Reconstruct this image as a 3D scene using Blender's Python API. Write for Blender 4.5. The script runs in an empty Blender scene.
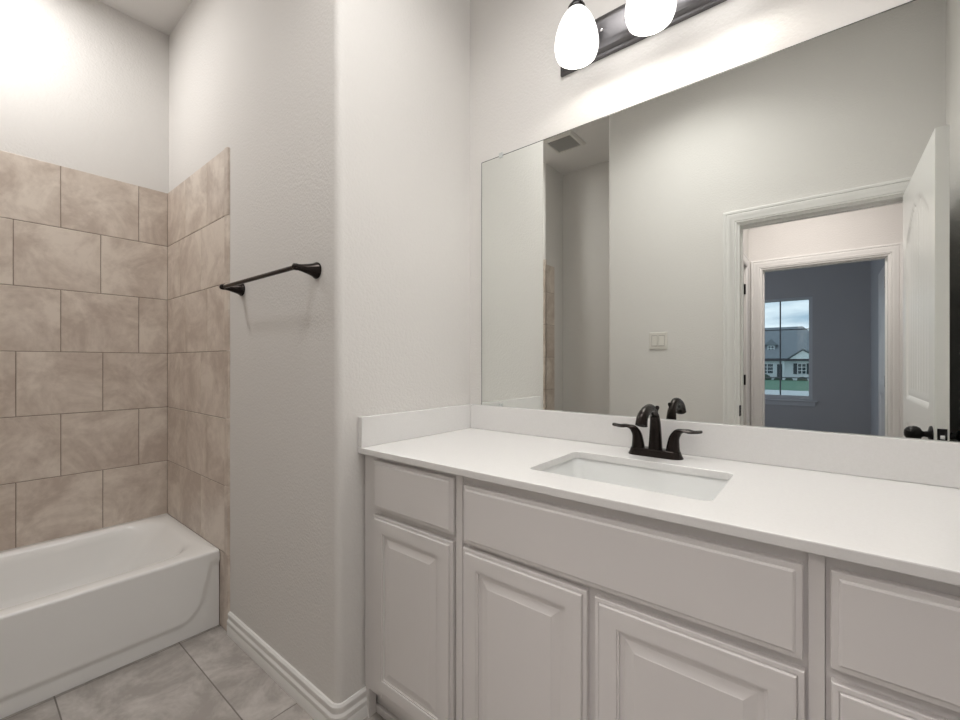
import bpy, bmesh, math, random
from mathutils import Vector, Matrix
random.seed(4)
S = bpy.context.scene
COL = S.collection
PI = math.pi

# ------------------------------------------------------------------ camera, sky, lights, exposure
AZ, FOC, CAM_H = 38.863, 426.92, 1.2018
cd = bpy.data.cameras.new('camera'); cam = bpy.data.objects.new('camera', cd); COL.objects.link(cam)
cam.location = (0, 0, CAM_H); cam.rotation_euler = (PI/2, 0, math.radians(AZ))
cd.sensor_width = 36.0; cd.lens = FOC*36/960; cd.shift_y = 2.97/960; cd.clip_start = .02; cd.clip_end = 400
S.camera = cam
S.view_settings.view_transform = 'Standard'; S.view_settings.look = 'None'
S.view_settings.gamma = 1.0; S.view_settings.use_curve_mapping = False
S.view_settings.exposure = 0.02

world = bpy.data.worlds.new('overcast_sky'); S.world = world; world.use_nodes = True
wn = world.node_tree; wn.nodes.clear()
def wnode(t, **k):
    n = wn.nodes.new(t)
    for a, v in k.items(): setattr(n, a, v)
    return n
w_tc = wnode('ShaderNodeTexCoord'); w_map = wnode('ShaderNodeMapping'); w_map.inputs['Scale'].default_value = (1, 1, 4.5)
w_no = wnode('ShaderNodeTexNoise'); w_no.inputs['Scale'].default_value = 7; w_no.inputs['Detail'].default_value = 6
w_cr = wnode('ShaderNodeValToRGB')
w_cr.color_ramp.elements[0].position = .36; w_cr.color_ramp.elements[0].color = (.34, .46, .58, 1)
w_cr.color_ramp.elements[1].position = .62; w_cr.color_ramp.elements[1].color = (.72, .80, .88, 1)
w_bg = wnode('ShaderNodeBackground'); w_bg.inputs['Strength'].default_value = 1.6
w_out = wnode('ShaderNodeOutputWorld')
wn.links.new(w_tc.outputs['Generated'], w_map.inputs['Vector']); wn.links.new(w_map.outputs[0], w_no.inputs['Vector'])
wn.links.new(w_no.outputs[0], w_cr.inputs[0]); wn.links.new(w_cr.outputs[0], w_bg.inputs[0]); wn.links.new(w_bg.outputs[0], w_out.inputs[0])

def lamp(name, kind, loc, energy, color, size=.1, size_y=None, rot=(0, 0, 0), spread=None):
    d = bpy.data.lights.new(name, kind); o = bpy.data.objects.new(name, d); COL.objects.link(o)
    o.location = loc; o.rotation_euler = rot; d.energy = energy; d.color = color
    if kind == 'AREA':
        d.size = size
        if size_y: d.shape = 'RECTANGLE'; d.size_y = size_y
        else: d.shape = 'DISK'
        if spread: d.spread = spread
    else: d.shadow_soft_size = size
    return o
WARM = (1, .965, .92); NEUT = (1, .982, .962)
VAN_W, TUB_W, ROOM_W, ENTRY_W, HALL_W, BED_W = 1.15, 12.0, 6.0, 9.5, 16.0, 16.0
lamp('tub_ceiling_lamp', 'AREA', (-2.47, .03, 3.045), TUB_W, NEUT, .28)
lamp('bathroom_fill_light', 'AREA', (-.30, .80, 3.045), ROOM_W, NEUT, .55)  # unseen fill added to brighten the vanity side wall and worktop
lamp('entry_fill_light', 'AREA', (-.66, .50, 3.045), ENTRY_W, NEUT, .6, spread=math.radians(135))  # unseen fill added for the cabinet fronts and towel bar wall
lamp('hall_ceiling_lamp', 'AREA', (-.12, -.90, 2.72), HALL_W, (1, .915, .895), .4)
lamp('bedroom_fill_light', 'AREA', (-2.575, -3.2, 1.45), BED_W, (.74, .82, 1), 1.2, 1.4, (0, -PI/2, 0))  # unseen area light added to lift the dim bedroom

# ------------------------------------------------------------------ materials
MATS = {}
def mat(name, color, rough=.5, metal=0.0, bump=None, mottle=None, coat=0.0, spec=None):
    """bump=(scale, strength, distance); mottle=(scale, colour2, amount, detail)"""
    m = bpy.data.materials.new(name); m.use_nodes = True; nt = m.node_tree; b = nt.nodes['Principled BSDF']
    b.inputs['Base Color'].default_value = (*color, 1); b.inputs['Roughness'].default_value = rough; b.inputs['Metallic'].default_value = metal
    if coat: b.inputs['Coat Weight'].default_value = coat; b.inputs['Coat Roughness'].default_value = .05
    if spec is not None: b.inputs['Specular IOR Level'].default_value = spec
    tc = nt.nodes.new('ShaderNodeTexCoord')
    if mottle:
        n = nt.nodes.new('ShaderNodeTexNoise'); n.inputs['Scale'].default_value = mottle[0]; n.inputs['Detail'].default_value = mottle[3]; n.inputs['Roughness'].default_value = .62
        n.inputs['Distortion'].default_value = 1.0
        cr = nt.nodes.new('ShaderNodeValToRGB'); cr.color_ramp.elements[0].position = .5-mottle[2]; cr.color_ramp.elements[1].position = .5+mottle[2]
        cr.color_ramp.elements[0].color = (*color, 1); cr.color_ramp.elements[1].color = (*mottle[1], 1)
        nt.links.new(tc.outputs['Object'], n.inputs['Vector']); nt.links.new(n.outputs[0], cr.inputs[0]); nt.links.new(cr.outputs[0], b.inputs['Base Color'])
    if bump:
        n = nt.nodes.new('ShaderNodeTexNoise'); n.inputs['Scale'].default_value = bump[0]; n.inputs['Detail'].default_value = 3
        bp = nt.nodes.new('ShaderNodeBump'); bp.inputs['Strength'].default_value = bump[1]; bp.inputs['Distance'].default_value = bump[2]
        nt.links.new(tc.outputs['Object'], n.inputs['Vector']); nt.links.new(n.outputs[0], bp.inputs['Height']); nt.links.new(bp.outputs[0], b.inputs['Normal'])
    MATS[name] = m
    return m
PAINT = mat('wall_paint', (.735, .715, .69), .75, bump=(110, .38, .004))
PAINT_DIM = mat('wall_paint_dim_light', (.58, .575, .58), .8, bump=(95, .3, .004))  # same wall paint, greyed: the bedroom's dim blue light is in the colour
CEIL = mat('ceiling_paint', (.76, .74, .72), .85, bump=(80, .3, .004))
TRIM = mat('white_trim', (.82, .81, .79), .35)
CAB = mat('cabinet_paint', (.74, .715, .70), .42)
QUARTZ = mat('white_quartz', (.80, .79, .775), .22, mottle=(160, (.83, .82, .81), .2, 3))
PORC = mat('white_porcelain', (.83, .84, .83), .08, coat=.4)
TUBM = mat('white_enamel', (.87, .865, .85), .18, coat=.3)
BRONZE = mat('oil_rubbed_bronze', (.020, .015, .013), .22, .75)
PLATE = mat('fixture_plate_bronze', (.16, .155, .16), .30, 1.0)
BLACK = mat('black_metal', (.012, .011, .011), .25, .7)
GROUT = mat('tile_grout', (.24, .19, .155), .9)
CAULK = mat('tile_edge_trim', (.40, .35, .31), .6)
FGROUT = mat('floor_grout', (.22, .20, .18), .9)
CARPET = mat('carpet', (.30, .28, .26), .95, bump=(300, .6, .01))
VINYL = mat('window_vinyl', (.72, .74, .76), .4)
PLASTIC = mat('switch_plastic', (.74, .71, .66), .35)
CHROME = mat('chrome', (.75, .75, .76), .12, 1.0)
VENTM = mat('vent_plastic', (.72, .70, .67), .5); SLAT = mat('vent_slat', (.46, .45, .43), .6)
VENTD = mat('vent_dark', (.06, .057, .055), .8)
CLIP = mat('clear_clip', (.62, .64, .63), .15)
def tile_mat(name, dark, light, scale, seed_amt, rough=.4):
    m = bpy.data.materials.new(name); m.use_nodes = True; nt = m.node_tree; b = nt.nodes['Principled BSDF']; b.inputs['Roughness'].default_value = rough
    tc = nt.nodes.new('ShaderNodeTexCoord'); at = nt.nodes.new('ShaderNodeAttribute'); at.attribute_name = 'tile_offset'
    ad = nt.nodes.new('ShaderNodeVectorMath'); ad.operation = 'ADD'
    n = nt.nodes.new('ShaderNodeTexNoise'); n.inputs['Scale'].default_value = scale; n.inputs['Detail'].default_value = 9; n.inputs['Roughness'].default_value = .66; n.inputs['Distortion'].default_value = .6
    n2 = nt.nodes.new('ShaderNodeTexNoise'); n2.inputs['Scale'].default_value = scale*9; n2.inputs['Detail'].default_value = 4
    cr = nt.nodes.new('ShaderNodeValToRGB'); cr.color_ramp.elements[0].position = .40; cr.color_ramp.elements[1].position = .62
    cr.color_ramp.elements[0].color = (*dark, 1); cr.color_ramp.elements[1].color = (*light, 1)
    mx = nt.nodes.new('ShaderNodeMath'); mx.operation = 'MULTIPLY_ADD'; mx.inputs[1].default_value = .16; 
    sb = nt.nodes.new('ShaderNodeMath'); sb.operation = 'SUBTRACT'; sb.inputs[1].default_value = .08
    nt.links.new(tc.outputs['Object'], ad.inputs[0]); nt.links.new(at.outputs['Vector'], ad.inputs[1])
    nt.links.new(ad.outputs[0], n.inputs['Vector']); nt.links.new(ad.outputs[0], n2.inputs['Vector'])
    nt.links.new(n2.outputs[0], mx.inputs[0]); nt.links.new(n.outputs[0], mx.inputs[2]); nt.links.new(mx.outputs[0], sb.inputs[0])
    nt.links.new(sb.outputs[0], cr.inputs[0]); nt.links.new(cr.outputs[0], b.inputs['Base Color'])
    return m
WTILE = tile_mat('beige_wall_tile', (.52, .435, .37), (.73, .65, .57), 4.2, 1, .38)
FTILE = tile_mat('grey_floor_tile', (.35, .32, .295), (.53, .495, .465), 5.5, 1, .45)

def mirror_mat():
    m = bpy.data.materials.new('mirror_silver'); m.use_nodes = True; nt = m.node_tree; nt.nodes.clear()
    g = nt.nodes.new('ShaderNodeBsdfGlossy'); g.inputs['Color'].default_value = (.83, .85, .825, 1); g.inputs['Roughness'].default_value = 0
    o = nt.nodes.new('ShaderNodeOutputMaterial'); nt.links.new(g.outputs[0], o.inputs[0]); return m
MIRROR = mirror_mat()
def glass_mat():
    m = bpy.data.materials.new('window_glass'); m.use_nodes = True; nt = m.node_tree; nt.nodes.clear()
    t = nt.nodes.new('ShaderNodeBsdfTransparent'); t.inputs[0].default_value = (.93, .96, .97, 1)
    g = nt.nodes.new('ShaderNodeBsdfGlossy'); g.inputs['Roughness'].default_value = 0
    f = nt.nodes.new('ShaderNodeMixShader'); f.inputs[0].default_value = .05
    o = nt.nodes.new('ShaderNodeOutputMaterial')
    nt.links.new(t.outputs[0], f.inputs[1]); nt.links.new(g.outputs[0], f.inputs[2]); nt.links.new(f.outputs[0], o.inputs[0]); return m
GLASS = glass_mat()
def glow_mat(name, col, strength):
    m = bpy.data.materials.new(name); m.use_nodes = True; b = m.node_tree.nodes['Principled BSDF']
    b.inputs['Base Color'].default_value = (.85, .84, .82, 1); b.inputs['Roughness'].default_value = .25
    b.inputs['Emission Color'].default_value = (*col, 1); b.inputs['Emission Strength'].default_value = strength
    return m
SHADE = glow_mat('lit_frosted_glass', (1, .985, .965), 1.2)
BULB = glow_mat('lit_bulb', (1, .96, .90), 6.0)

# ------------------------------------------------------------------ mesh helpers
def tag(o, label=None, cat=None, group=None, kind=None):
    if label: o['label'] = label
    if cat: o['category'] = cat
    if group: o['group'] = group
    if kind: o['kind'] = kind
    return o
def obj(name, bm, m, parent=None, smooth=False, angle=40, loc=None):
    bmesh.ops.recalc_face_normals(bm, faces=bm.faces)
    me = bpy.data.meshes.new(name); bm.to_mesh(me); bm.free()
    o = bpy.data.objects.new(name, me); COL.objects.link(o)
    for x in (m if isinstance(m, (list, tuple)) else [m]): me.materials.append(x)
    if smooth:
        for p in me.polygons: p.use_smooth = True
        if hasattr(me, 'set_sharp_from_angle'): me.set_sharp_from_angle(angle=math.radians(angle))
    if parent: o.parent = parent
    if loc: o.location = loc
    return o
def thing(name, label, cat, loc=(0, 0, 0), group=None, kind=None):
    o = bpy.data.objects.new(name, None); COL.objects.link(o); o.location = loc; o.empty_display_size = .05
    return tag(o, label, cat, group, kind)
def struct(o): o['kind'] = 'structure'; return o
def box(bm, x0, x1, y0, y1, z0, z1, bev=0, seg=2):
    vs = [bm.verts.new((x, y, z)) for x in (x0, x1) for y in (y0, y1) for z in (z0, z1)]
    fs = [bm.faces.new([vs[i] for i in f]) for f in ((0, 1, 3, 2), (4, 6, 7, 5), (0, 4, 5, 1), (2, 3, 7, 6), (0, 2, 6, 4), (1, 5, 7, 3))]
    if bev:
        es = list({e for f in fs for e in f.edges})
        bmesh.ops.bevel(bm, geom=es, offset=bev, segments=seg, profile=.5, affect='EDGES')
    return vs
def NB(): return bmesh.new()
def boxobj(name, b, m, parent=None, bev=0, seg=2):
    bm = NB(); box(bm, *b, bev=bev, seg=seg); return obj(name, bm, m, parent, smooth=bool(bev), angle=50)
def prism(bm, pts, z0, z1):
    a = [bm.verts.new((x, y, z0)) for x, y in pts]; b = [bm.verts.new((x, y, z1)) for x, y in pts]
    n = len(pts); bm.faces.new(a); bm.faces.new(b)
    for i in range(n): bm.faces.new((a[i], a[(i+1) % n], b[(i+1) % n], b[i]))
def loft(bm, rings, cap0=True, cap1=True, closed=True):
    vr = [[bm.verts.new(p) for p in r] for r in rings]
    n = len(rings[0])
    for a, b in zip(vr, vr[1:]):
        for i in range(n if closed else n-1):
            j = (i+1) % n
            try: bm.faces.new((a[i], a[j], b[j], b[i]))
            except ValueError: pass
    if cap0: bm.faces.new(vr[0])
    if cap1: bm.faces.new(vr[-1])
    return vr
def lathe(bm, prof, center=(0, 0, 0), axis='z', n=32, cap0=True, cap1=True):
    rings = []
    cx, cy, cz = center
    for r, t in prof:
        ring = []
        for i in range(n):
            a = 2*PI*i/n; u, v = r*math.cos(a), r*math.sin(a)
            ring.append({'z': (cx+u, cy+v, cz+t), 'y': (cx+u, cy+t, cz+v), 'x': (cx+t, cy+u, cz+v)}[axis])
        rings.append(ring)
    loft(bm, rings, cap0, cap1)
def sweep(bm, path, radii, n=20, up=Vector((0, 0, 1))):
    """elliptic tube: radii = list of (side, up) per point"""
    P = [Vector(p) for p in path]; rings = []
    for i, p in enumerate(P):
        t = (P[min(i+1, len(P)-1)]-P[max(i-1, 0)]).normalized()
        s = t.cross(up)
        if s.length < 1e-4: s = Vector((1, 0, 0))
        s.normalize(); w = s.cross(t).normalized()
        a, b = radii[i] if isinstance(radii[i], tuple) else (radii[i], radii[i])
        rings.append([p+s*a*math.cos(2*PI*k/n)+w*b*math.sin(2*PI*k/n) for k in range(n)])
    loft(bm, rings)
def spline(pts, m=8):
    P = [Vector(p) for p in pts]; out = []
    for i in range(len(P)-1):
        a, b, c, d = P[max(i-1, 0)], P[i], P[i+1], P[min(i+2, len(P)-1)]
        for k in range(m):
            t = k/m
            out.append(.5*((2*b)+(c-a)*t+(2*a-5*b+4*c-d)*t*t+(3*b-a-3*c+d)*t**3))
    out.append(P[-1]); return out
def rrect(cx, cy, hx, hy, r, z, nc=6, ns=6):
    pts = []
    for (sx, sy, a0) in ((1, 1, 0), (-1, 1, PI/2), (-1, -1, PI), (1, -1, 3*PI/2)):
        for k in range(nc+1):
            a = a0+PI/2*k/nc
            pts.append((cx+sx*(hx-r)+r*math.cos(a), cy+sy*(hy-r)+r*math.sin(a), z))
    return pts
def face_panel(bm, x0, x1, z0, z1, yback, yfront_sign, prof):
    """rectangular front in the XZ plane from nested (inset, depth) rings; depth grows towards the viewer"""
    rings = []
    for ins, d in prof:
        y = yback+yfront_sign*d
        rings.append([(x0+ins, y, z0+ins), (x1-ins, y, z0+ins), (x1-ins, y, z1-ins), (x0+ins, y, z1-ins)])
    loft(bm, rings)
def height_leaf(name, L, H, hf, m, parent, nx, nz, xs=None, zs=None):
    """a leaf standing in local XZ (x 0..L, z 0..H), thickness along y; hf(x,z) gives the carved depth on both faces"""
    xs = xs or [L*i/nx for i in range(nx+1)]; zs = zs or [H*j/nz for j in range(nz+1)]
    T = .0175; bm = NB(); sides = []
    for s in (-1, 1):
        g = [[bm.verts.new((x, s*(T-hf(x, z)), z)) for z in zs] for x in xs]
        for i in range(len(xs)-1):
            for j in range(len(zs)-1): bm.faces.new((g[i][j], g[i+1][j], g[i+1][j+1], g[i][j+1]))
        sides.append(g)
    a, b = sides; X = len(xs)-1; Z = len(zs)-1
    for i in range(X):
        bm.faces.new((a[i][0], b[i][0], b[i+1][0], a[i+1][0])); bm.faces.new((a[i][Z], a[i+1][Z], b[i+1][Z], b[i][Z]))
    for j in range(Z):
        bm.faces.new((a[0][j], a[0][j+1], b[0][j+1], b[0][j])); bm.faces.new((a[X][j], b[X][j], b[X][j+1], a[X][j+1]))
    return obj(name, bm, m, parent, smooth=True, angle=30)
def sstep(a, b, x):
    t = min(1, max(0, (x-a)/(b-a))); return t*t*(3-2*t)

# ------------------------------------------------------------------ measured layout (metres)
XA, YB, YV = -1.2234, .784, 1.4478          # vanity side wall, towel bar wall, vanity wall
XC = -2.914                                  # wall along the tub
ZC = 3.07
XR = .456                                    # right wall
YD = -.12                                    # door wall, bathroom face
YE = -.600                                   # tub foot end wall
XN, YN = -2.02, -.935                        # recess beyond the tub
YH = -1.72                                   # hall far wall
YW = -4.85                                   # bedroom window wall
HC = 2.74

# ------------------------------------------------------------------ setting: walls
def arc(cx, cy, r, a0, a1, n=8):
    return [(cx+r*math.cos(math.radians(a0+(a1-a0)*i/n)), cy+r*math.sin(math.radians(a0+(a1-a0)*i/n))) for i in range(n+1)]
R = .024
def wallprism(name, pts, z0=0, z1=ZC, m=None):
    bm = NB(); prism(bm, pts, z0, z1); return struct(obj(name, bm, m or PAINT, smooth=True, angle=35))
wallprism('wall_partition', [(XC, YB)]+arc(XA-R, YB+R, R, -90, 0)+[(XA, YV+.12), (XC, YV+.12)])
wallprism('wall_vanity', [(XA, YV), (XR, YV), (XR, YV+.12), (XA, YV+.12)])
wallprism('wall_right', [(XR, YD-.115), (XR+.12, YD-.115), (XR+.12, YV+.12), (XR, YV+.12)])
wallprism('wall_tub_side', [(XC, YE-.32), (XC, YV+.12), (XC-.12, YV+.12), (XC-.12, YE-.32)])
wallprism('wall_tub_end', [(XC, YE)]+arc(XN-.012, YE-.012, .012, 90, 0)+[(XN, YN), (XC, YN)])
wallprism('wall_recess', [(XC, YN), (XA, YN), (XA, YN-.12), (XC, YN-.12)])
# door wall: left piece with rounded end, right sliver, and the head over the opening
DX0, DX1, DH, DHB = -.412, .345, 2.058, 2.054
wallprism('wall_door_left', [(DX0, YD)]+arc(XA+R, YD-R, R, 90, 180)+[(XA, YN-.12), (XA+.115, YN-.12), (XA+.115, YD-.115), (DX0, YD-.115)])
wallprism('wall_door_right', [(DX1, YD), (DX1, YD-.115), (XR, YD-.115), (XR, YD)])
wallprism('wall_door_head', [(DX0, YD), (DX0, YD-.115), (DX1, YD-.115), (DX1, YD)], DHB, ZC)
# hall
HXL = -.54
HX0, HX1 = -.447, .402
wallprism('wall_hall_far_left', [(-2.6, YH), (HX0, YH), (HX0, YH-.115), (-2.6, YH-.115)])
wallprism('wall_hall_far_right', [(HX1, YH), (1.7, YH), (1.7, YH-.115), (HX1, YH-.115)])
wallprism('wall_hall_far_head', [(HX0, YH), (HX1, YH), (HX1, YH-.115), (HX0, YH-.115)], DH, ZC)
LY0, LY1 = -1.53, -.82                       # closed door in the hall's left wall
wallprism('wall_hall_left_far', [(HXL, YH), (HXL, LY0), (HXL-.115, LY0), (HXL-.115, YH)])
wallprism('wall_hall_left_near', [(HXL, LY1), (HXL, YD-.115), (HXL-.115, YD-.115), (HXL-.115, LY1)])
wallprism('wall_hall_left_head', [(HXL, LY0), (HXL, LY1), (HXL-.115, LY1), (HXL-.115, LY0)], DH, ZC)
wallprism('wall_hall_right', [(1.58, YH), (1.7, YH), (1.7, YD-.115), (1.58, YD-.115)])
wallprism('wall_hall_near', [(XR, YD-.115), (1.7, YD-.115), (1.7, YD), (XR+.12, YD), (XR+.12, YD-.05), (XR, YD-.05)])
# bedroom beyond the hall
BXR, BXL = .485, -2.6
WX0, WX1, WZ0, WZ1 = -.885, -.128, .665, 2.16
def bw(name, pts, z0=0, z1=HC): return wallprism(name, pts, z0, z1, PAINT_DIM)
bw('wall_bedroom_right', [(BXR, YH-.115), (BXR+.1, YH-.115), (BXR+.1, YW-.14), (BXR, YW-.14)])
bw('wall_bedroom_left', [(BXL, YH), (BXL-.1, YH), (BXL-.1, YW-.14), (BXL, YW-.14)])
bw('wall_bedroom_window_right', [(WX1, YW), (BXR, YW), (BXR, YW-.14), (WX1, YW-.14)])
bw('wall_bedroom_window_left', [(BXL, YW), (WX0, YW), (WX0, YW-.14), (BXL, YW-.14)])
bw('wall_bedroom_window_sill', [(WX0, YW), (WX1, YW), (WX1, YW-.14), (WX0, YW-.14)], 0, WZ0)
bw('wall_bedroom_window_head', [(WX0, YW), (WX1, YW), (WX1, YW-.14), (WX0, YW-.14)], WZ1, HC)
# floors and ceilings
struct(boxobj('ceiling', (XC-.12, XR+.12, YN-.12, YV+.12, ZC, ZC+.1), CEIL))
struct(boxobj('ceiling_hall', (HXL-.115, 1.7, YH-.115, YD-.115, HC, HC+.1), CEIL))
struct(boxobj('ceiling_bedroom', (BXL-.1, BXR+.1, YW-.14, YH-.115, HC, HC+.1), CEIL))
struct(boxobj('floor_hall', (HXL-.115, 1.7, YH-.115, YD-.115, -.1, 0), CARPET))
struct(boxobj('floor_bedroom', (BXL-.1, BXR+.1, YW-.14, YH-.115, -.1, 0), CARPET))

def tiles(bm, rects, make, lay):
    """rects: (u0,u1,v0,v1); make(u,v,d)->xyz; each tile gets its own offset in the stone pattern"""
    for (u0, u1, v0, v1) in rects:
        off = (random.uniform(-9, 9), random.uniform(-9, 9), random.uniform(-9, 9)); b = .0018
        o = [bm.verts.new(make(u, v, 0)) for u, v in ((u0, v0), (u1, v0), (u1, v1), (u0, v1))]
        e = [bm.verts.new(make(u, v, 1-.25)) for u, v in ((u0, v0), (u1, v0), (u1, v1), (u0, v1))]
        i = [bm.verts.new(make(u, v, 1)) for u, v in ((u0+b, v0+b), (u1-b, v0+b), (u1-b, v1-b), (u0+b, v1-b))]
        for k in range(4):
            bm.faces.new((o[k], o[(k+1) % 4], e[(k+1) % 4], e[k])); bm.faces.new((e[k], e[(k+1) % 4], i[(k+1) % 4], i[k]))
        bm.faces.new(i)
        for v in o+e+i: v[lay] = Vector(off)
def tile_obj(name, rects, make, m, parent):
    bm = NB(); lay = bm.verts.layers.float_vector.new('tile_offset'); tiles(bm, rects, make, lay)
    return obj(name, bm, m, parent)
# floor: 12 x 24 style tiles
fl = struct(boxobj('floor', (XC-.02, XR+.02, YN-.02, YV+.02, -.1, -.0012), FGROUT))
G = .0022; TX, TY = .70, .382
rects = []
for r in range(-5, 4):
    y0 = .617+r*TY; off = -1.45
    for c in range(-4, 5):
        x0 = off+c*TX
        a, b, c_, d = max(x0+G, XC), min(x0+TX-G, XR), max(y0+G, YD-.115 if x0 > XA-.3 and False else YN), min(y0+TY-G, YV)
        if b-a > .02 and d-c_ > .02: rects.append((a, b, c_, d))
tile_obj('floor_tiles', rects, lambda u, v, d: (u, v, -.001+d*.0012), FTILE, fl)

# tub surround: square tiles laid in a running bond
ROWS = [.345+.3037*i for i in range(6)]; TT = .009; TW = .3055; g = .0013; ZTOP = 2.167
def bond(u0, u1, first_even, first_odd, rows):
    out = []
    for k, z in enumerate(rows):
        top = len(ROWS)-1-ROWS.index(z) if z in ROWS else 6
        s = first_even if top % 2 == 0 else first_odd
        if u0 == YE and top in (3, 5): s += .008
        while s > u0: s -= TW
        while s < u1:
            a, b = max(s+g, u0), min(s+TW-g, u1)
            if b-a > .01: out.append((a, b, z+g, min(z+.3037-g, ZTOP)))
            s += TW
    return out
t1 = struct(boxobj('wall_tile_tub_side', (XC, XC+TT*.78, YE, YB, .30, ZTOP-.001), GROUT))
tile_obj('wall_tiles', bond(YE, YB-TT, .339, .182, ROWS), lambda u, v, d: (XC+.002+d*(TT-.002), u, v), WTILE, t1)
XT1 = -2.105                                  # end of full tiles, then a bullnose strip
t2 = struct(boxobj('wall_tile_partition', (XC, XT1+.002, YB-TT*.78, YB, 0, ZTOP-.001), GROUT))
rl = bond(XC+TT, XT1, -2.31, -2.395, ROWS)
rl += [(-2.16, XT1, .003, .345-g)]
tile_obj('wall_tiles', rl, lambda u, v, d: (u, YB-.002-d*(TT-.002), v), WTILE, t2)
bm = NB(); lay = bm.verts.layers.float_vector.new('tile_offset')
XB0, XB1 = XT1+.0012, -2.064
def bull(zs, ze, last):
    ring = []
    for z, k in ((zs, 0), (ze, 0)):
        pts = [(XB0, YB), (XB0, YB-TT)]
        for i in range(7):
            a = math.radians(90-90*i/6); rr = TT
            pts.append((XB1-rr+rr*math.cos(a), YB-TT+rr-rr*math.sin(a)))
        ring.append([(x, y, z) for x, y in pts])
    if last:                                   # rounded free corner at the top
        for i in range(1, 7):
            a = math.radians(90*i/6); z = ze+.012*math.sin(a); sh = .012*(1-math.cos(a))
            ring.append([(min(x, XB1-sh), y, z) for x, y, _ in ring[0]])
    vr = loft(bm, ring); off = Vector((random.uniform(-9, 9), random.uniform(-9, 9), 0))
    for r_ in vr:
        for v in r_: v[lay] = off
bull(.003, .345-g, False)
for i, z in enumerate(ROWS): bull(z+g, z+.3037-g if i < 5 else ZTOP-.012, i == 5)
obj('bullnose_strip', bm, WTILE, t2, smooth=True, angle=30)
t3 = struct(boxobj('wall_tile_tub_end', (XC, XN, YE, YE+TT*.78, 0, ZTOP-.001), GROUT))
tile_obj('wall_tiles', bond(XC+TT, XN+TT, -2.31, -2.395, ROWS)+[(-2.16, XN+TT, .003, .345-g)], lambda u, v, d: (u, YE+.002+d*(TT-.002), v), WTILE, t3)

t4 = struct(boxobj('wall_tile_return', (XN, XN+TT*.78, -.752, YE, 0, 2.118), GROUT))
tile_obj('wall_tiles', [(-.750, YE+TT, z, min(z+.3037-2*g, 2.12)) for z in [.0425]+[q+g for q in ROWS]], lambda u, v, d: (XN+.002+d*(TT-.002), u, v), WTILE, t4)
# ------------------------------------------------------------------ trim: baseboards, casings, jambs
BBP = [(0, 0), (.0150, 0), (.0150, .034), (.0125, .040), (.0145, .046), (.0145, .058), (.0095, .066), (.0095, .074), (.0115, .080), (.0110, .088), (.0060, .095), (0, .095)]
def offset_path(pts, d):
    out = []
    for i, p in enumerate(pts):
        p = Vector(p); n = []
        if i > 0: e = (p-Vector(pts[i-1])).normalized(); n.append(Vector((-e.y, e.x)))
        if i < len(pts)-1: e = (Vector(pts[i+1])-p).normalized(); n.append(Vector((-e.y, e.x)))
        v = n[0] if len(n) == 1 else (n[0]+n[1])/(1+n[0].dot(n[1]))
        out.append(p+v*d)
    return out
def baseboard(name, pts, prof=BBP):
    """pts run with the room on the left-hand side"""
    bm = NB(); rows = [[(q.x, q.y, h) for q in offset_path(pts, d)] for d, h in prof]
    n = len(pts); vr = [[bm.verts.new(p) for p in r] for r in rows]
    for a, b in zip(vr, vr[1:]):
        for i in range(n-1): bm.faces.new((a[i], a[i+1], b[i+1], b[i]))
    for i in (0, n-1): bm.faces.new([r[i] for r in vr])
    return struct(obj(name, bm, TRIM, smooth=True, angle=25))
baseboard('baseboard_partition', [(XA, .905)]+list(reversed(arc(XA-R, YB+R, R, -90, 0)))+[(-2.062, YB)])
baseboard('baseboard_recess', [(XN, -.755), (XN, YN), (XA, YN), (XA, YD-.03)])
baseboard('baseboard_door_wall', arc(XA+R, YD-R, R, 180, 90)[1:]+[(DX0-.085, YD)][:1] if False else [(DX0-.085, YD), (XA+R, YD)])
baseboard('baseboard_bedroom', [(BXL, YW), (BXR, YW), (BXR, YH-1.0)])
CASP = [(0, .002), (0, .011), (.006, .013), (.010, .010), (.014, .014), (.036, .016), (.044, .020), (.056, .021), (.062, .017), (.066, .021), (.078, .022), (.0835, .017), (.0835, .002)]
def casing(name, a0, a1, top, fn, z0=0.0):
    """fn(a, v, z) -> xyz"""
    bm = NB(); vr = []
    for u, v in [(a_*.88, b_) for a_, b_ in CASP]:
        vr.append([bm.verts.new(fn(a, v, z)) for a, z in ((a0-u, z0), (a0-u, top+u), (a1+u, top+u), (a1+u, z0))])
    for r0, r1 in zip(vr, vr[1:]):
        for i in range(3): bm.faces.new((r0[i], r0[i+1], r1[i+1], r1[i]))
    for i in (0, 3): bm.faces.new([r[i] for r in vr])
    for i in range(3): bm.faces.new((vr[0][i], vr[-1][i], vr[-1][i+1], vr[0][i+1]))
    return struct(obj(name, bm, TRIM, smooth=True, angle=25))
def jamb(name, x0, x1, y0, y1, top, stop):
    bm = NB(); t = .016
    box(bm, x0, x0+t, y0, y1, 0, top); box(bm, x1-t, x1, y0, y1, 0, top); box(bm, x0+t, x1-t, y0, y1, top-t, top)
    s0, s1 = stop; e = .011
    box(bm, x0+t, x0+t+e, s0, s1, 0, top-t); box(bm, x1-t-e, x1-t, s0, s1, 0, top-t); box(bm, x0+t+e, x1-t-e, s0, s1, top-t-e, top-t)
    return struct(obj(name, bm, TRIM))
J = .016
casing('trim_1', DX0, DX1, DHB-.003, lambda a, v, z: (min(a, XR-.001), YD+v, z))
casing('trim_2', DX0, DX1, DHB-.003, lambda a, v, z: (min(a, 9), YD-.115-v, z))
jb = jamb('door_frame_1', DX0-.002, DX1+.004, YD-.117, YD+.002, DHB, (YD-.075, YD-.040))
casing('trim_3', HX0, HX1, DH-.003, lambda a, v, z: (a, YH+v, z))
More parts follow.
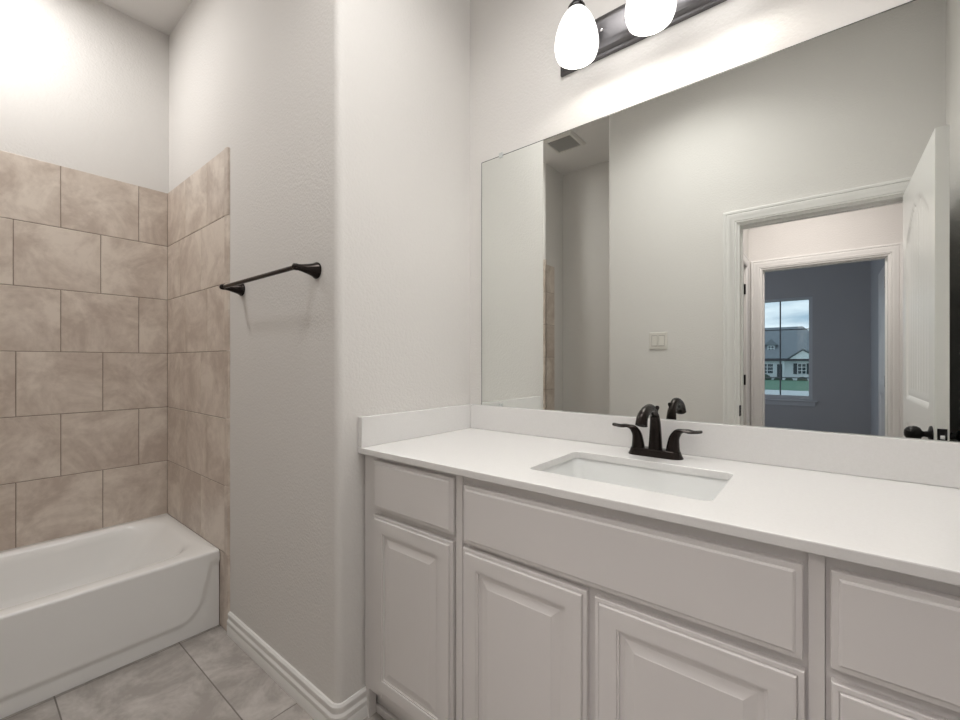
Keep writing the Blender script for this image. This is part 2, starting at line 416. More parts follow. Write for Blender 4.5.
jamb('door_frame_2', HX0-.002, HX1+.002, YH-.117, YH+.002, DH, (YH-.075, YH-.040))
casing('trim_4', LY0, LY1, DH-.003, lambda a, v, z: (HXL+v, a, z))
sp = boxobj('strike_plate', (DX0+.0125, DX0+.0180, YD-.032, YD+.010, .880, .945), BLACK, jb, .0008)

# ------------------------------------------------------------------ doors
LW, LH = .80, 2.03
def arch_door(x, z, L=LW, H=LH):
    d = 0.0
    st = .115
    u0, u1 = st, L-st
    def inside(z0, z1, arch):
        top = z1
        if arch:
            t = (x-L/2)/((u1-u0)/2); top = z1-.13*(1-math.cos(min(1, abs(t))*PI/2))
        return min(x-u0, u1-x, z-z0, top-z)
    e = max(inside(.24, .90, False), inside(1.03, 1.90, True))
    if e <= 0: return 0.0
    d = .007*sstep(0, .010, e)-.0025*sstep(.012, .020, e)+.003*sstep(.022, .034, e)
    if e > .045:
        f = ((x-u0)/.062) % 1.0; f = min(f, 1-f)
        d += .0035*(1-sstep(0, .09, f))
    return d
# bathroom door, swung back against the right wall, hinged on the right jamb
dx = [LW*i/170 for i in range(171)]
dz = [LH*i/150 for i in range(151)]
d1 = thing('door_1', 'white arched plank panel door standing open with black egg knob', 'door', (.325, YD+.006, .008), kind='structure')
lf = height_leaf('door_leaf', LW, LH, arch_door, TRIM, d1, 0, 0, dx, dz); lf.rotation_euler = (0, 0, PI/2)
def egg_knob(parent, cx, cy, cz, sgn, axis='x'):
    bm = NB()
    prof = [(.0, 0), (.031, 0), (.032, .003), (.030, .007), (.020, .010), (.0115, .013), (.010, .024), (.0125, .029), (.0215, .034), (.0265, .043), (.028, .053), (.0265, .064), (.021, .074), (.012, .081), (.0, .083)]
    lathe(bm, [(max(r, .0004), sgn*t*.9) for r, t in prof], (cx, cy, cz), axis, 28)
    return obj('door_knob', bm, BLACK, parent, smooth=True, angle=60)
for s in (-1, 1): egg_knob(d1, s*.0172, LW-.055, .932, s)
lp = NB(); box(lp, -.0125, .0125, LW-.0005, LW+.0016, .903, .961, bev=.0006); obj('latch_plate', lp, BLACK, d1)
lb = NB(); box(lb, -.006, .006, LW+.0012, LW+.010, .924, .940, bev=.002); obj('latch_bolt', lb, CHROME, d1)
for zz in (.20, 1.00, 1.80):
    b = NB(); lathe(b, [(.0065, 0), (.0065, .09)], (.0235, -.002, zz), 'z', 12); obj('hinge', b, BLACK, d1)
# bedroom door swung in against the bedroom wall
d2 = thing('door_2', 'white door folded open inside the far blue grey bedroom', 'door', (.4180, YH-.130, .008), kind='structure')
lf2 = height_leaf('door_leaf', .78, LH, lambda x, z: arch_door(x, z, .78), TRIM, d2, 60, 80); lf2.rotation_euler = (0, 0, -PI/2)
for zz in (.20, 1.00, 1.80):
    b = NB(); lathe(b, [(.007, 0), (.007, .09)], (-.032, .008, zz), 'z', 12); obj('hinge', b, BLACK, d2)
# closed door in the hall's left wall
d3 = thing('door_3', 'white closed door at the left end of the hall with black hinges', 'door', (HXL-.030, LY0+.004, .008), kind='structure')
lf3 = height_leaf('door_leaf', LY1-LY0-.008, LH, lambda x, z: arch_door(x, z, LY1-LY0-.008), TRIM, d3, 50, 70); lf3.rotation_euler = (0, 0, PI/2)
for zz in (.20, 1.00, 1.80):
    b = NB(); lathe(b, [(.008, 0), (.008, .09)], (.024, .004, zz), 'z', 12); obj('hinge', b, BLACK, d3)

# ------------------------------------------------------------------ bedroom window
mm = mat('dark_muntin', (.20, .22, .24), .5)
w1 = thing('window_1', 'white framed window with a cross of bars in the far bedroom', 'window', (0, YW-.06, 0), kind='structure')
def wb(bm, x0, x1, z0, z1, y0=-.03, y1=.03): box(bm, x0, x1, y0, y1, z0, z1)
bm = NB(); fw_ = .042
wb(bm, WX0, WX0+fw_, WZ0, WZ1); wb(bm, WX1-fw_, WX1, WZ0, WZ1); wb(bm, WX0+fw_, WX1-fw_, WZ1-.04, WZ1); wb(bm, WX0+fw_, WX1-fw_, WZ0, WZ0+.06)
obj('window_frame', bm, VINYL, w1)
bm = NB(); wb(bm, WX0+fw_, WX1-fw_, 1.232, 1.262, -.02, .02); obj('meeting_rail', bm, mm, w1)
bm = NB(); xm = -.509
wb(bm, xm-.009, xm+.009, WZ0+.06, 1.232, -.006, .006); wb(bm, xm-.009, xm+.009, 1.262, WZ1-.04, -.006, .006)
for zz in (.985, 1.695): wb(bm, WX0+fw_, WX1-fw_, zz-.007, zz+.007, -.0055, .0055)
obj('muntin', bm, mm, w1)
bm = NB(); wb(bm, WX0+fw_, WX1-fw_, WZ0+.06, WZ1-.04, -.0105, -.0075); obj('pane', bm, GLASS, w1)
bm = NB(); box(bm, WX0-.05, WX1+.05, YW-.028, YW+.035, WZ0-.022, WZ0, bev=.004); box(bm, WX0-.03, WX1+.03, YW+.0005, YW+.014, WZ0-.085, WZ0-.022)
struct(obj('trim_5', bm, VINYL))

bm = NB()
for (y0, y1, z0, z1) in ((-3.90, -3.80, .65, 2.25), (-2.60, -2.50, .65, 2.25), (-3.80, -2.60, 2.15, 2.25), (-3.80, -2.60, .65, .75)): box(bm, BXL+.0005, BXL+.03, y0, y1, z0, z1)
tag(obj('fill_light_frame', bm, VINYL), 'white frame added around the unseen fill light in the far bedroom', 'window', kind='structure')  # frame added so the bedroom fill light reads as a window
# ------------------------------------------------------------------ bathtub
TXF, TXW, TYE = -2.1480, XC+TT+.001, YB-TT-.002
TY0 = YE+TT+.002; TH = .350
tub = thing('bathtub', 'white alcove bathtub with embossed apron below beige tile', 'bathtub', (TXF, TYE, 0))
def L(p): return (p[0]-TXF, p[1]-TYE, p[2])
bm = NB(); cx, cy = (TXF+TXW)/2, (TYE+TY0)/2; hx, hy = (TXF-TXW)/2, (TYE-TY0)/2
def tl(x0, x1, y0, y1, r, z): return [L(p) for p in rrect((x0+x1)/2, (y0+y1)/2, (x1-x0)/2, (y1-y0)/2, r, z, 10)]
rings = [tl(TXW, TXF-.0022, TY0, TYE, .004, TH-.016), tl(TXW, TXF-.0022, TY0, TYE, .004, TH-.012), tl(TXW, TXF-.0032, TY0, TYE, .004, TH-.006), tl(TXW, TXF-.0065, TY0, TYE, .004, TH-.0018), tl(TXW+.002, TXF-.0125, TY0+.002, TYE-.002, .004, TH)]
rings += [tl(TXW+.050, TXF-.062, TY0+.06, TYE-.050, .15, TH+.001), tl(TXW+.058, TXF-.070, TY0+.07, TYE-.060, .16, TH-.002), tl(TXW+.066, TXF-.078, TY0+.08, TYE-.075, .17, TH-.012),
          tl(TXW+.075, TXF-.088, TY0+.09, TYE-.105, .17, TH-.05), tl(TXW+.085, TXF-.098, TY0+.10, TYE-.15, .17, TH-.11), tl(TXW+.10, TXF-.112, TY0+.115, TYE-.22, .14, TH-.19),
          tl(TXW+.125, TXF-.135, TY0+.14, TYE-.28, .14, TH-.25), tl(TXW+.17, TXF-.18, TY0+.19, TYE-.34, .12, TH-.275)]
loft(bm, rings, cap0=False); obj('basin', bm, TUBM, tub, smooth=True, angle=60)
# apron front with its embossed outline
def relief(y, z):
    # distance inside the embossed field: rounded lower corner, side leaning out towards the rim
    ya = TYE-.075+.055*max(0, (z-.10))/.22; yb = TY0+.075
    d1_, d2_, d3_ = z-.062, ya-y, y-yb; r = .085
    if d1_ < r and d2_ < r: e = r-math.hypot(max(0, r-d1_), max(0, r-d2_))
    elif d1_ < r and d3_ < r: e = r-math.hypot(max(0, r-d1_), max(0, r-d3_))
    else: e = min(d1_, d2_, d3_)
    return .013*sstep(-.010, .020, e)
ys = [TY0+(TYE-TY0)*i/260 for i in range(261)]; zs = [.002+(TH-.017)*j/70 for j in range(71)]
bm = NB(); gr = [[bm.verts.new(L((TXF-.002-.009*(1-max(relief(y, z)/.013, sstep(TH-.075, TH-.035, z))), y, z))) for z in zs] for y in ys]
for i in range(260):
    for j in range(70): bm.faces.new((gr[i][j], gr[i+1][j], gr[i+1][j+1], gr[i][j+1]))
bk = [[bm.verts.new(L((TXF-.03, y, z))) for z in (zs[0], zs[-1])] for y in (ys[0], ys[-1])]
bm.faces.new([bk[0][0], bk[0][1]]+[v for v in reversed(gr[0])]); bm.faces.new([bk[1][0], bk[1][1]]+[v for v in reversed(gr[-1])])
obj('apron', bm, TUBM, tub, smooth=True, angle=60)

# ------------------------------------------------------------------ vanity cabinets
YF, YDR = .886, .886                          # frame face / back of doors
FH = .897                                     # underside of the worktop
DOORP = [(0, 0), (0, .0125), (.0015, .0145), (.0085, .0150), (.0098, .0130), (.0110, .0185), (.0125, .0195), (.0490, .0195), (.0496, .0170), (.0545, .0172), (.0551, .0130), (.0650, .0128), (.0845, .0176), (.0858, .0183)]
DRAWP = [(0, 0), (0, .0130), (.0015, .0148), (.0095, .0156), (.0110, .0180), (.0135, .0195)]
def front(name, x0, x1, z0, z1, prof, parent, ox):
    bm = NB(); face_panel(bm, x0-.003-ox, x1-ox, z0, z1, YDR-YF, -1, prof); return obj(name, bm, CAB, parent, smooth=True, angle=12)
def cabinet(name, label, x0, x1, stiles, rails, drawers, doors, strips=(), endpanel=False):
    c = thing(name, label, 'cabinet', (x0, YF, 0), 'vanity base cabinets')
    W = x1-x0; bm = NB(); D = YV-.004-YF; t = .016
    box(bm, 0, t, .02, D, .10, FH); box(bm, W-t, W, .02, D, .10, FH); box(bm, t, W-t, .02, D, .10, .116); box(bm, t, W-t, D-.006, D, .116, .60)
    obj('carcass', bm, CAB, c)
    bm = NB()
    for a, b in stiles: box(bm, a-x0, b-x0, 0, .0195, .105, FH)
    for a, b, z0, z1 in rails: box(bm, a-x0, b-x0, .0008, .019, z0, z1)
    obj('face_frame', bm, CAB, c)
    for a, b, z0, z1 in drawers: front('drawer_front', a, b, z0, z1, DRAWP, c, x0)
    for a, b, z0, z1 in doors: front('door', a, b, z0, z1, DOORP, c, x0)
    for a, b in strips:
        bm = NB(); box(bm, a-x0, b-x0, -.007, .0005, .105, FH, bev=.0008); obj('filler_strip', bm, CAB, c)
    bm = NB(); box(bm, .0, W, .045, .060, .0, .105); box(bm, 0, W, .033, .045, .0, .028, bev=.003); obj('toe_kick', bm, CAB, c)
    if endpanel:
        bm = NB(); box(bm, -.0005, .016, .004, .033, .0, .105); obj('end_panel', bm, CAB, c)
    return c
ZD0, ZD1, ZW0, ZW1 = .133, .7018, .7214, .8785
cabinet('vanity_cabinet', 'narrow grey vanity cabinet against the side wall, one drawer over one door', XA+.008, -.7952,
        [(XA+.008, -1.13), (-.815, -.7952)], [(-1.13, -.815, .105, .160), (-1.13, -.815, .680, .735), (-1.13, -.815, .868, FH)],
        [(-1.1472, -.7975, .726, .8835)], [(-1.1500, -.8005, ZD0, .7055)], endpanel=True)
cabinet('vanity_sink_cabinet', 'wide grey sink cabinet with long blank panel over two raised doors', -.7946, .0014,
        [(-.7946, -.740), (-.420, -.365), (-.045, .0014)], [(-.740, -.420, .105, .160), (-.365, -.045, .105, .160), (-.740, -.420, .680, .735), (-.365, -.045, .680, .735), (-.740, -.045, .868, FH)],
        [(-.7577, -.0269, .7165, .872)], [(-.7592, -.4035, ZD0, .7030), (-.3819, -.0243, ZD0, .6985)], strips=[(-.7944, -.7700), (-.0200, .0012)])
cabinet('vanity_drawer_cabinet', 'right end grey vanity cabinet with wide drawer over door', .0020, XR-.003,
        [(.0020, .03), (.40, XR-.003)], [(.03, .40, .105, .160), (.03, .40, .680, .735), (.03, .40, .868, FH)],
        [(.0113, .420, .7195, .8745)], [(.0121, .420, ZD0, .6985)])

# ------------------------------------------------------------------ worktop
ZT = .918; YK = .861
top = thing('countertop', 'white quartz worktop with backsplash running along the vanity wall', 'countertop', (XA, YV, ZT))
def LT(p): return (p[0]-XA, p[1]-YV, p[2]-ZT)
SX0, SX1, SY0, SY1 = -.622, -.180, .975, 1.266
bm = NB()
def orect(x0, x1, y0, y1, z, nc=6):
    pts = []
    for (x, y) in ((x1, y1), (x0, y1), (x0, y0), (x1, y0)):
        pts += [(x, y, z)]*(nc+1)
    return pts
def outer(e, z):                              # same point count as rrect: corners repeated then merged
    return [LT(p) for p in orect(XA+.001+0*e, XR-.001, YK+e, YV-.001, z)]
def hole(e, z): return [LT(p) for p in rrect((SX0+SX1)/2, (SY0+SY1)/2, (SX1-SX0)/2-e, (SY1-SY0)/2-e, .022, z, 6)]
rings = [hole(-.0015, ZT), outer(.0025, ZT), outer(.0006, ZT-.0008), outer(0, ZT-.0025), outer(0, ZT-.0185), outer(.002, ZT-.0205), hole(0, ZT-.0205), hole(0, ZT-.0015), hole(-.0015, ZT)]
loft(bm, rings, cap0=False, cap1=False)
bmesh.ops.remove_doubles(bm, verts=bm.verts, dist=1e-5)
obj('slab', bm, QUARTZ, top)
bm = NB(); box(bm, *[v for p in ((XA+.0215, XR-.001), (YV-.021, YV-.001), (ZT+.0004, 1.0205)) for v in p], bev=.0015)
for v in bm.verts: v.co = Vector(LT(v.co))
obj('backsplash', bm, QUARTZ, top)
bm = NB(); box(bm, *[v for p in ((XA+.001, XA+.021), (YK+.001, YV-.001), (ZT+.0004, 1.0205)) for v in p], bev=.0015)
for v in bm.verts: v.co = Vector(LT(v.co))
obj('side_splash', bm, QUARTZ, top)

# sink
sk = thing('sink', 'white rectangular undermount sink set in the worktop below faucet', 'sink', (-.401, 1.1205, ZT-.021))
bm = NB(); scx, scy = -.401, 1.1205
def sr(e, r, z): return [(p[0]-scx, p[1]-scy, z) for p in rrect(scx, scy, (SX1-SX0)/2+e, (SY1-SY0)/2+e, r, 0, 8)]
rings = [sr(.022, .03, -.012), sr(.022, .03, -.0005), sr(.004, .03, -.0005), sr(.0025, .03, -.004), sr(-.008, .034, -.05), sr(-.022, .045, -.10), sr(-.045, .05, -.125), sr(-.09, .05, -.134)]
rings += [sr(-.075, .05, -.146), sr(-.03, .05, -.139), sr(-.008, .045, -.10), sr(.006, .03, -.05), sr(.010, .03, -.012), sr(.022, .03, -.012)]
loft(bm, rings[:8], cap0=False); loft(bm, rings[8:], cap1=False)
bmesh.ops.remove_doubles(bm, verts=bm.verts, dist=1e-5)
obj('basin', bm, PORC, sk, smooth=True, angle=50)
bm = NB(); lathe(bm, [(.004, -.134), (.020, -.134), (.022, -.1325), (.019, -.131), (.010, -.1305), (.001, -.1305)], (0, 0, 0), 'z', 24); obj('drain', bm, BRONZE, sk, smooth=True)

# faucet
fx, fy = -.4020, 1.352
fa = thing('faucet', 'dark bronze two handle faucet behind the white sink', 'faucet', (fx, fy, ZT))
bm = NB()
def fb(hx, hy, z): return [p for p in rrect(0, 0, hx, hy, min(hx, hy)*.98, z, 8)]
loft(bm, [fb(.0805, .0280, .0003), fb(.0795, .0272, .003), fb(.0765, .0250, .009), fb(.0740, .0230, .016), fb(.0725, .0215, .0205), fb(.0705, .0195, .0220), fb(.058, .010, .0225)])
obj('base_plate', bm, BRONZE, fa, smooth=True, angle=40)
bm = NB()
path = spline([(0, .002, .021), (0, .003, .060), (0, .001, .100), (0, -.011, .128), (0, -.044, .1475), (0, -.086, .1440), (0, -.116, .1290), (0, -.1270, .1070)], 8)
nP = len(path)
rad = []
for i in range(nP):
    t = i/(nP-1)
    if t < .45: r = .0215-.0082*t/.45
    elif t < .75: r = .0133+.0022*(t-.45)/.3
    else: r = .0155+.003*(t-.75)/.25
    rad.append((r, r*(.95 if t < .4 else .9)))
sweep(bm, path, rad, 24, up=Vector((0, 1, 0)) if False else Vector((1, 0, 0)))
obj('spout', bm, BRONZE, fa, smooth=True, angle=50)
bm = NB(); lathe(bm, [(.0125, -.001), (.0125, .0035), (.010, .004)], (0, 0, 0), 'z', 20); 
ao = obj('aerator', bm, BLACK, fa, smooth=True); ao.location = (0, -.1270, .1075); ao.rotation_euler = (math.radians(-24), 0, 0)
bm = NB(); lathe(bm, [(.0028, 0), (.0028, .116), (.0042, .119), (.0062, .1235), (.0062, .128), (.0035, .1315), (.0005, .132)], (0, .0205, .020), 'z', 14); obj('lift_rod', bm, BRONZE, fa, smooth=True)
for s in (-1, 1):
    bm = NB()
    path = spline([(s*.0510, 0, .019), (s*.0520, 0, .040), (s*.0555, 0, .062), (s*.066, -.001, .078), (s*.083, -.002, .0845), (s*.107, -.004, .0835), (s*.1310, -.006, .0865)], 7)
    rad = []; n = len(path)
    for i in range(n):
        t = i/(n-1)
        base = .0205*(1-t*2.2)+.0120*(t*2.2) if t < .45 else .0125
        fl_ = sstep(.42, .72, t)
        up_ = base*(1-fl_)+.0036*fl_
        sd = base*(1-fl_)+.0125*fl_
        if t > .93: sd *= 1-.55*((t-.93)/.07)**2
        rad.append((sd, up_))
    sweep(bm, path, rad, 22, up=Vector((0, 0, 1)) if False else Vector((-s*1.0, 0, .35)))
    obj('handle', bm, BRONZE, fa, smooth=True, angle=60)

# ------------------------------------------------------------------ mirror
mx0, mx1, mz0, mz1 = -1.1545, .40, 1.0215, 2.068
mi = thing('mirror', 'large frameless wall mirror above the white backsplash', 'mirror', (mx0, YV, mz0))
bm = NB(); mw, mh = mx1-mx0, mz1-mz0; loft(bm, [[(i, y, 0), (mw, y, 0), (mw, y, mh-i), (i, y, mh-i)] for i, y in ((0, -.0008), (0, -.0052), (.0034, -.0062))]); me_ = obj('mirror_glass', bm, [MIRROR, MATS['chrome']], mi)
edge = mat('mirror_edge', (.05, .055, .05), .3)  # silver edge darkening, with the gap's shadow painted into the colour
me_.data.materials[1] = edge
for p in me_.data.polygons: p.material_index = 0 if p.area > .5 else 1
for px in (.105, 1.45):
    for top_ in (0, 1):
        z = mz1-mz0 if top_ else 0
        bm = NB(); box(bm, px-.009, px+.009, -.0095, -.0064, z-.010 if top_ else z-.0005, z+.010 if top_ else z+.011, bev=.0012); box(bm, px-.009, px+.009, -.0064, -.0009, z+.0008, z+.010) if top_ else None
        obj('mirror_clip', bm, CLIP, mi)

# ------------------------------------------------------------------ vanity light
vx, vz = -.400, 2.350
vl = thing('vanity_light', 'dark bronze bath bar light with frosted glass shades above mirror', 'light fixture', (vx, YV, vz))
bm = NB(); hw = .370; hh = .072
for ins, d in ((0, .001),): pass
rings = []
for ins, d in ((0, .0008), (0, .010), (.002, .013), (.009, .0145), (.012, .018), (.018, .028), (.024, .031), (.040, .033)):
    rings.append([(-hw+ins, -d, -hh+ins), (hw-ins, -d, -hh+ins), (hw-ins, -d, hh-ins), (-hw+ins, -d, hh-ins)])
loft(bm, rings); obj('backplate', bm, PLATE, vl, smooth=True, angle=20)
sd_ = .148
for k, s in enumerate((-.2375, 0, .2375)):
    bm = NB()
    sweep(bm, spline([(s, -.030, .02), (s, -.075, .030), (s, -.115, .062), (s, -.135, .098), (s, -sd_, .112), (s, -sd_-.001, .085), (s, -sd_, .075)], 7), [.0075]*43, 12, up=Vector((1, 0, 0)))
    lathe(bm, [(.020, -.030), (.020, -.036), (.012, -.040)], (s, 0, .02), 'y', 18)
    obj('arm', bm, BLACK, vl, smooth=True)
    bm = NB(); lathe(bm, [(.004, .082), (.0105, .081), (.0110, .048), (.0150, .040), (.0240, .034), (.0285, .027), (.0285, .0195), (.0100, .0195)], (s, -sd_, 0), 'z', 28); obj('shade_holder', bm, BLACK, vl, smooth=True, angle=35)
    bm = NB(); pr = [(.0245, .0225), (.0320, .0160), (.0405, .0050), (.0500, -.0110), (.0590, -.0310), (.0665, -.0560), (.0710, -.0820), (.0718, -.0980), (.0695, -.1150), (.0640, -.1300)]
    inn = [(r-.0028, z) for r, z in reversed(pr)]
    lathe(bm, pr+inn, (s, -sd_, -.004), 'z', 40, False, False); obj('shade', bm, SHADE, vl, smooth=True, angle=60)
    bm = NB(); lathe(bm, [(.013, .036), (.013, .0), (.016, -.012), (.026, -.030), (.030, -.048), (.027, -.066), (.016, -.078), (.001, -.082)], (s, -sd_, 0), 'z', 24); obj('bulb', bm, BULB, vl, smooth=True, angle=60)
    lamp('vanity_bulb_light', 'POINT', (vx+s, YV-sd_, vz-.100), VAN_W, WARM, .022)
for s in (-.198, .198):
    bm = NB(); lathe(bm, [(.006, -.030), (.0068, -.036), (.005, -.041), (.0008, -.043)], (s, 0, .0), 'y', 16); obj('finial', bm, CHROME, vl, smooth=True)

# ------------------------------------------------------------------ towel bar
tb = thing('towel_bar', 'dark bronze towel bar on the wall between tub and vanity', 'towel bar', (-1.64, YB, 1.516))
for s in (-.297, .297):
    bm = NB(); lathe(bm, [(.0275, -.0006), (.0285, -.005), (.0255, -.010), (.0215, -.018), (.0170, -.034), (.0125, -.055), (.0108, -.066), (.0115, -.076), (.0098, -.085), (.0040, -.0885), (.0004, -.089)], (s, 0, 0), 'y', 28); obj('post', bm, BRONZE, tb, smooth=True, angle=50)
bm = NB(); lathe(bm, [(.0078, -.300), (.0078, .300)], (0, -.0745, 0), 'x', 20)
obj('bar', bm, BRONZE, tb, smooth=True)

# ------------------------------------------------------------------ light switch and exhaust vent
sw = thing('light_switch', 'almond double light switch plate on wall beside the door', 'light switch', (-.8724, YD, 1.352))
bm = NB(); rings = []
for ins, d in ((0, .0005), (0, .003), (.003, .0062), (.006, .0068)): rings.append([(-.0585+ins, d, -.0575+ins), (.0585-ins, d, -.0575+ins), (.0585-ins, d, .0575-ins), (-.0585+ins, d, .0575-ins)])
loft(bm, rings); obj('switch_plate', bm, PLASTIC, sw)
for s in (-.023, .023):
    bm = NB(); loft(bm, [[(s-.0165, d0, -.033), (s+.0165, d0, -.033), (s+.0165, d1_, .033), (s-.0165, d1_, .033)] for d0, d1_ in ((.006, .006), (.0115, .0075))]); obj('rocker', bm, PLASTIC, sw)
    bm = NB(); 
    for (a, b, c, d) in ((s-.0185, s+.0185, -.0355, -.0338), (s-.0185, s+.0185, .0338, .0355), (s-.0185, s-.0172, -.0338, .0338), (s+.0172, s+.0185, -.0338, .0338)): box(bm, a, b, .0066, .0071, c, d)
    obj('rocker_gap', bm, VENTD, sw)
ve = thing('exhaust_vent', 'square white exhaust fan grille in the ceiling beside tub', 'vent', (-1.71, -.37, ZC))
bm = NB(); H_ = .135; loft(bm, [[(x*(H_-i), y*(H_-i), -d) for x, y in ((-1, -1), (1, -1), (1, 1), (-1, 1))] for i, d in ((0, .0005), (0, .006), (.012, .020), (.030, .022), (.032, .012))], cap0=True, cap1=True); obj('grille_frame', bm, VENTM, ve)
bm = NB(); q = .101
for i in range(17): yy = -q+2*q*(i+.5)/17; box(bm, -q, q, yy-.0022, yy+.0022, -.0185, -.0125)
obj('grille_slats', bm, SLAT, ve)
bm = NB(); box(bm, -q, q, -q, q, -.0124, -.0121); obj('grille_backing', bm, VENTD, ve)

# ------------------------------------------------------------------ outdoors
GRASS = mat('lawn_grass', (.055, .15, .095), .9, mottle=(2.5, (.10, .21, .13), .2, 8))
ROAD = mat('street_concrete', (.50, .53, .54), .85)
ROOF = mat('roof_shingle', (.17, .19, .21), .85, mottle=(3, (.24, .26, .285), .2, 8))
SIDING = mat('white_brick', (.72, .74, .76), .8)
HTRIM = mat('house_trim', (.78, .80, .82), .6)
DKGL = mat('dark_window_glass', (.06, .075, .09), .1)
SHUT = mat('shutter_paint', (.04, .05, .06), .6)
BUSH = mat('bush_leaves', (.035, .06, .045), .9, mottle=(9, (.08, .11, .08), .2, 6))
def gz(y): return -.3-.0145*(-y-5)
def strip(name, y0, y1, dz, m):
    bm = NB(); a = [(x, y, gz(y)+dz+o) for o in (0, -.2) for y in (y0, y1) for x in (-60, 50)]
    v = [bm.verts.new(p) for p in a]
    for f in ((0, 1, 3, 2), (4, 6, 7, 5), (0, 4, 5, 1), (2, 3, 7, 6), (0, 2, 6, 4), (1, 5, 7, 3)): bm.faces.new([v[i] for i in f])
    return struct(obj(name, bm, m))
strip('ground_lawn', -5.1, -25.7, 0, GRASS); strip('ground_street', -25.7, -34.6, -.02, ROAD); strip('ground_far_lawn', -34.6, -110, 0, GRASS)
YHs = -73.0; zg = gz(YHs)
ho = thing('neighbor_house', 'grey roofed white house with dormer across the street', 'house', (-4.4, YHs, zg))
def hb(name, x0, x1, y0, y1, z0, z1, m, par): return boxobj(name, (x0, x1, y0, y1, z0, z1), m, par)
# local frame: x along the street, y towards us, z up from ground
we = 3.05
bm = NB(); box(bm, -12, 6.2, -9, 0, -.1, we); obj('wall', bm, SIDING, ho)
def solid(bm, faces):
    d = {}
    for f in faces: bm.faces.new([d.setdefault(p, bm.verts.new(p)) if p not in d else d[p] for p in f])
rz = 8.0
A, B, C_, D_ = (-12.6, .6, we), (6.8, .6, we), (6.8, -9.6, we), (-12.6, -9.6, we); E_, F_ = (-8.0, -4.5, rz), (1.9, -4.5, rz)
bm = NB(); solid(bm, [(A, B, F_, E_), (B, C_, F_), (C_, D_, E_, F_), (D_, A, E_), (A, D_, C_, B)]); obj('roof', bm, ROOF, ho)
bm = NB(); box(bm, -12.6, 6.8, .55, .68, we-.16, we+.10); obj('fascia', bm, SHUT, ho)
# front gable bay at the right
bm = NB(); solid(bm, [((.55, 1.15, we), (3.9, 1.15, we), (2.1, 1.15, 4.25)), ((.55, -1.2, we), (2.1, -2.0, 4.25), (3.9, -1.2, we)), ((.55, 1.15, we), (2.1, 1.15, 4.25), (2.1, -2.0, 4.25), (.55, -1.2, we)), ((3.9, 1.15, we), (3.9, -1.2, we), (2.1, -2.0, 4.25), (2.1, 1.15, 4.25)), ((.55, 1.15, we), (.55, -1.2, we), (3.9, -1.2, we), (3.9, 1.15, we))]); obj('gable', bm, HTRIM, ho)
bm = NB()
for (xa, xb) in ((.25, 2.1), (4.2, 2.1)):
    s = 1 if xb > xa else -1
    solid(bm, [((xa, 1.35, we-.05), (xb, 1.35, 4.35), (xb, 1.35, 4.52), (xa-s*.15, 1.35, we+.02)), ((xa, -2.0, we-.05), (xb, -2.2, 4.35), (xb, -2.2, 4.52), (xa-s*.15, -2.0, we+.02)), ((xa-s*.15, 1.35, we+.02), (xb, 1.35, 4.52), (xb, -2.2, 4.52), (xa-s*.15, -2.0, we+.02)), ((xa, 1.35, we-.05), (xb, 1.35, 4.35), (xb, -2.2, 4.35), (xa, -2.0, we-.05))])
obj('gable_roof', bm, ROOF, ho)
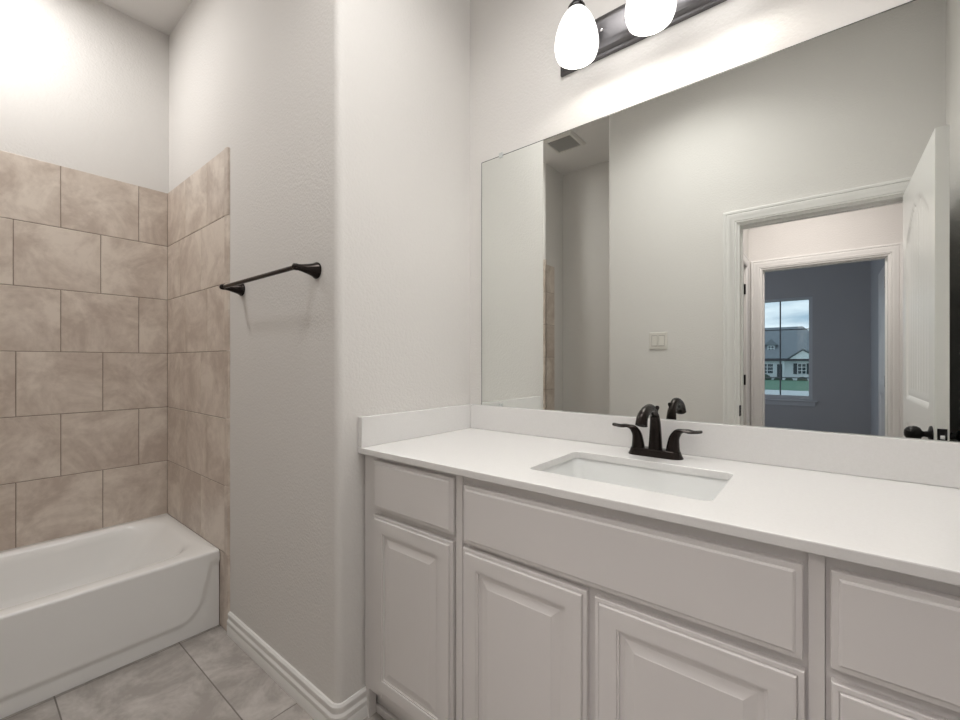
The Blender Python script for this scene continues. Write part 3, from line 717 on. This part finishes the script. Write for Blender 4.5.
# dormer
dxc = -1.75
bm = NB(); box(bm, dxc-.55, dxc+.55, -3.2, -.9, 3.6, 5.25); obj('dormer_wall', bm, ROOF, ho)
bm = NB(); P_ = [(dxc-.85, 5.15), (dxc, 6.05), (dxc+.85, 5.15)]
solid(bm, [tuple((x, -.7, z) for x, z in P_), tuple((x, -4.2, z) for x, z in P_), ((P_[0][0], -.7, P_[0][1]), (P_[1][0], -.7, P_[1][1]), (P_[1][0], -4.2, P_[1][1]), (P_[0][0], -4.2, P_[0][1])), ((P_[2][0], -.7, P_[2][1]), (P_[1][0], -.7, P_[1][1]), (P_[1][0], -4.2, P_[1][1]), (P_[2][0], -4.2, P_[2][1])), ((P_[0][0], -.7, P_[0][1]), (P_[2][0], -.7, P_[2][1]), (P_[2][0], -4.2, P_[2][1]), (P_[0][0], -4.2, P_[0][1]))]); obj('dormer_roof', bm, ROOF, ho)
def hwin(xc, zc, w, h, y, nx=2, nz=3):
    bm = NB(); box(bm, xc-w/2, xc+w/2, y, y+.03, zc-h/2, zc+h/2); wnd = obj('window', bm, DKGL, ho)
    bm = NB(); t = .045
    for i in range(nx+1): x = xc-w/2+w*i/nx; box(bm, x-t, x+t, y+.03, y+.07, zc-h/2-t, zc+h/2+t)
    for i in range(nz+1): z = zc-h/2+h*i/nz; box(bm, xc-w/2+t, xc+w/2-t, y+.0301, y+.069, z-t*.8, z+t*.8)
    obj('window_bars', bm, HTRIM, wnd)
hwin(dxc, 4.45, .75, 1.15, -.89, 2, 3)
for (xc, w) in ((-2.15, 1.5), (1.95, .95), (-5.6, 1.5), (-8.6, 1.5)): hwin(xc, 1.65, w, 1.45, .01)
for xs_ in (1.2, 2.7):
    bm = NB(); box(bm, xs_-.22, xs_+.22, .01, .07, .9, 2.42); obj('shutter', bm, SHUT, ho)
bm = NB(); box(bm, -.95, -.35, .01, .06, 0, 2.3); obj('front_door', bm, SHUT, ho)
for xp in (-3.3, -.15): boxobj('porch_post', (xp-.1, xp+.1, .3, .5, 0, we-.1), HTRIM, ho)
for (bx, r_, lab) in ((-2.5, .75, 'dark round bush below the left window of the grey roofed house'), (-.75, .35, 'small bush between the window and dark door of the grey roofed house'), (.55, .35, 'smallest bush at the foot of the white wall near the gable'), (2.05, .45, 'low bush under the shuttered window of the grey roofed house')):
    bm = NB(); bmesh.ops.create_icosphere(bm, subdivisions=4, radius=1)
    for v in bm.verts:
        k = 1+.16*math.sin(9*v.co.x+3*bx)*math.sin(8*v.co.y+1)*math.sin(7*v.co.z+bx)+random.uniform(-.07, .07)
        v.co = Vector((v.co.x*r_*1.25*k, v.co.y*r_*k, max(-.2, v.co.z)*r_*k))
    o = obj('bush', bm, BUSH, None, loc=(-4.4+bx, YHs+1.6, gz(YHs+1.6)+.15*r_)); tag(o, lab, 'bush', 'bushes in front of the far house')
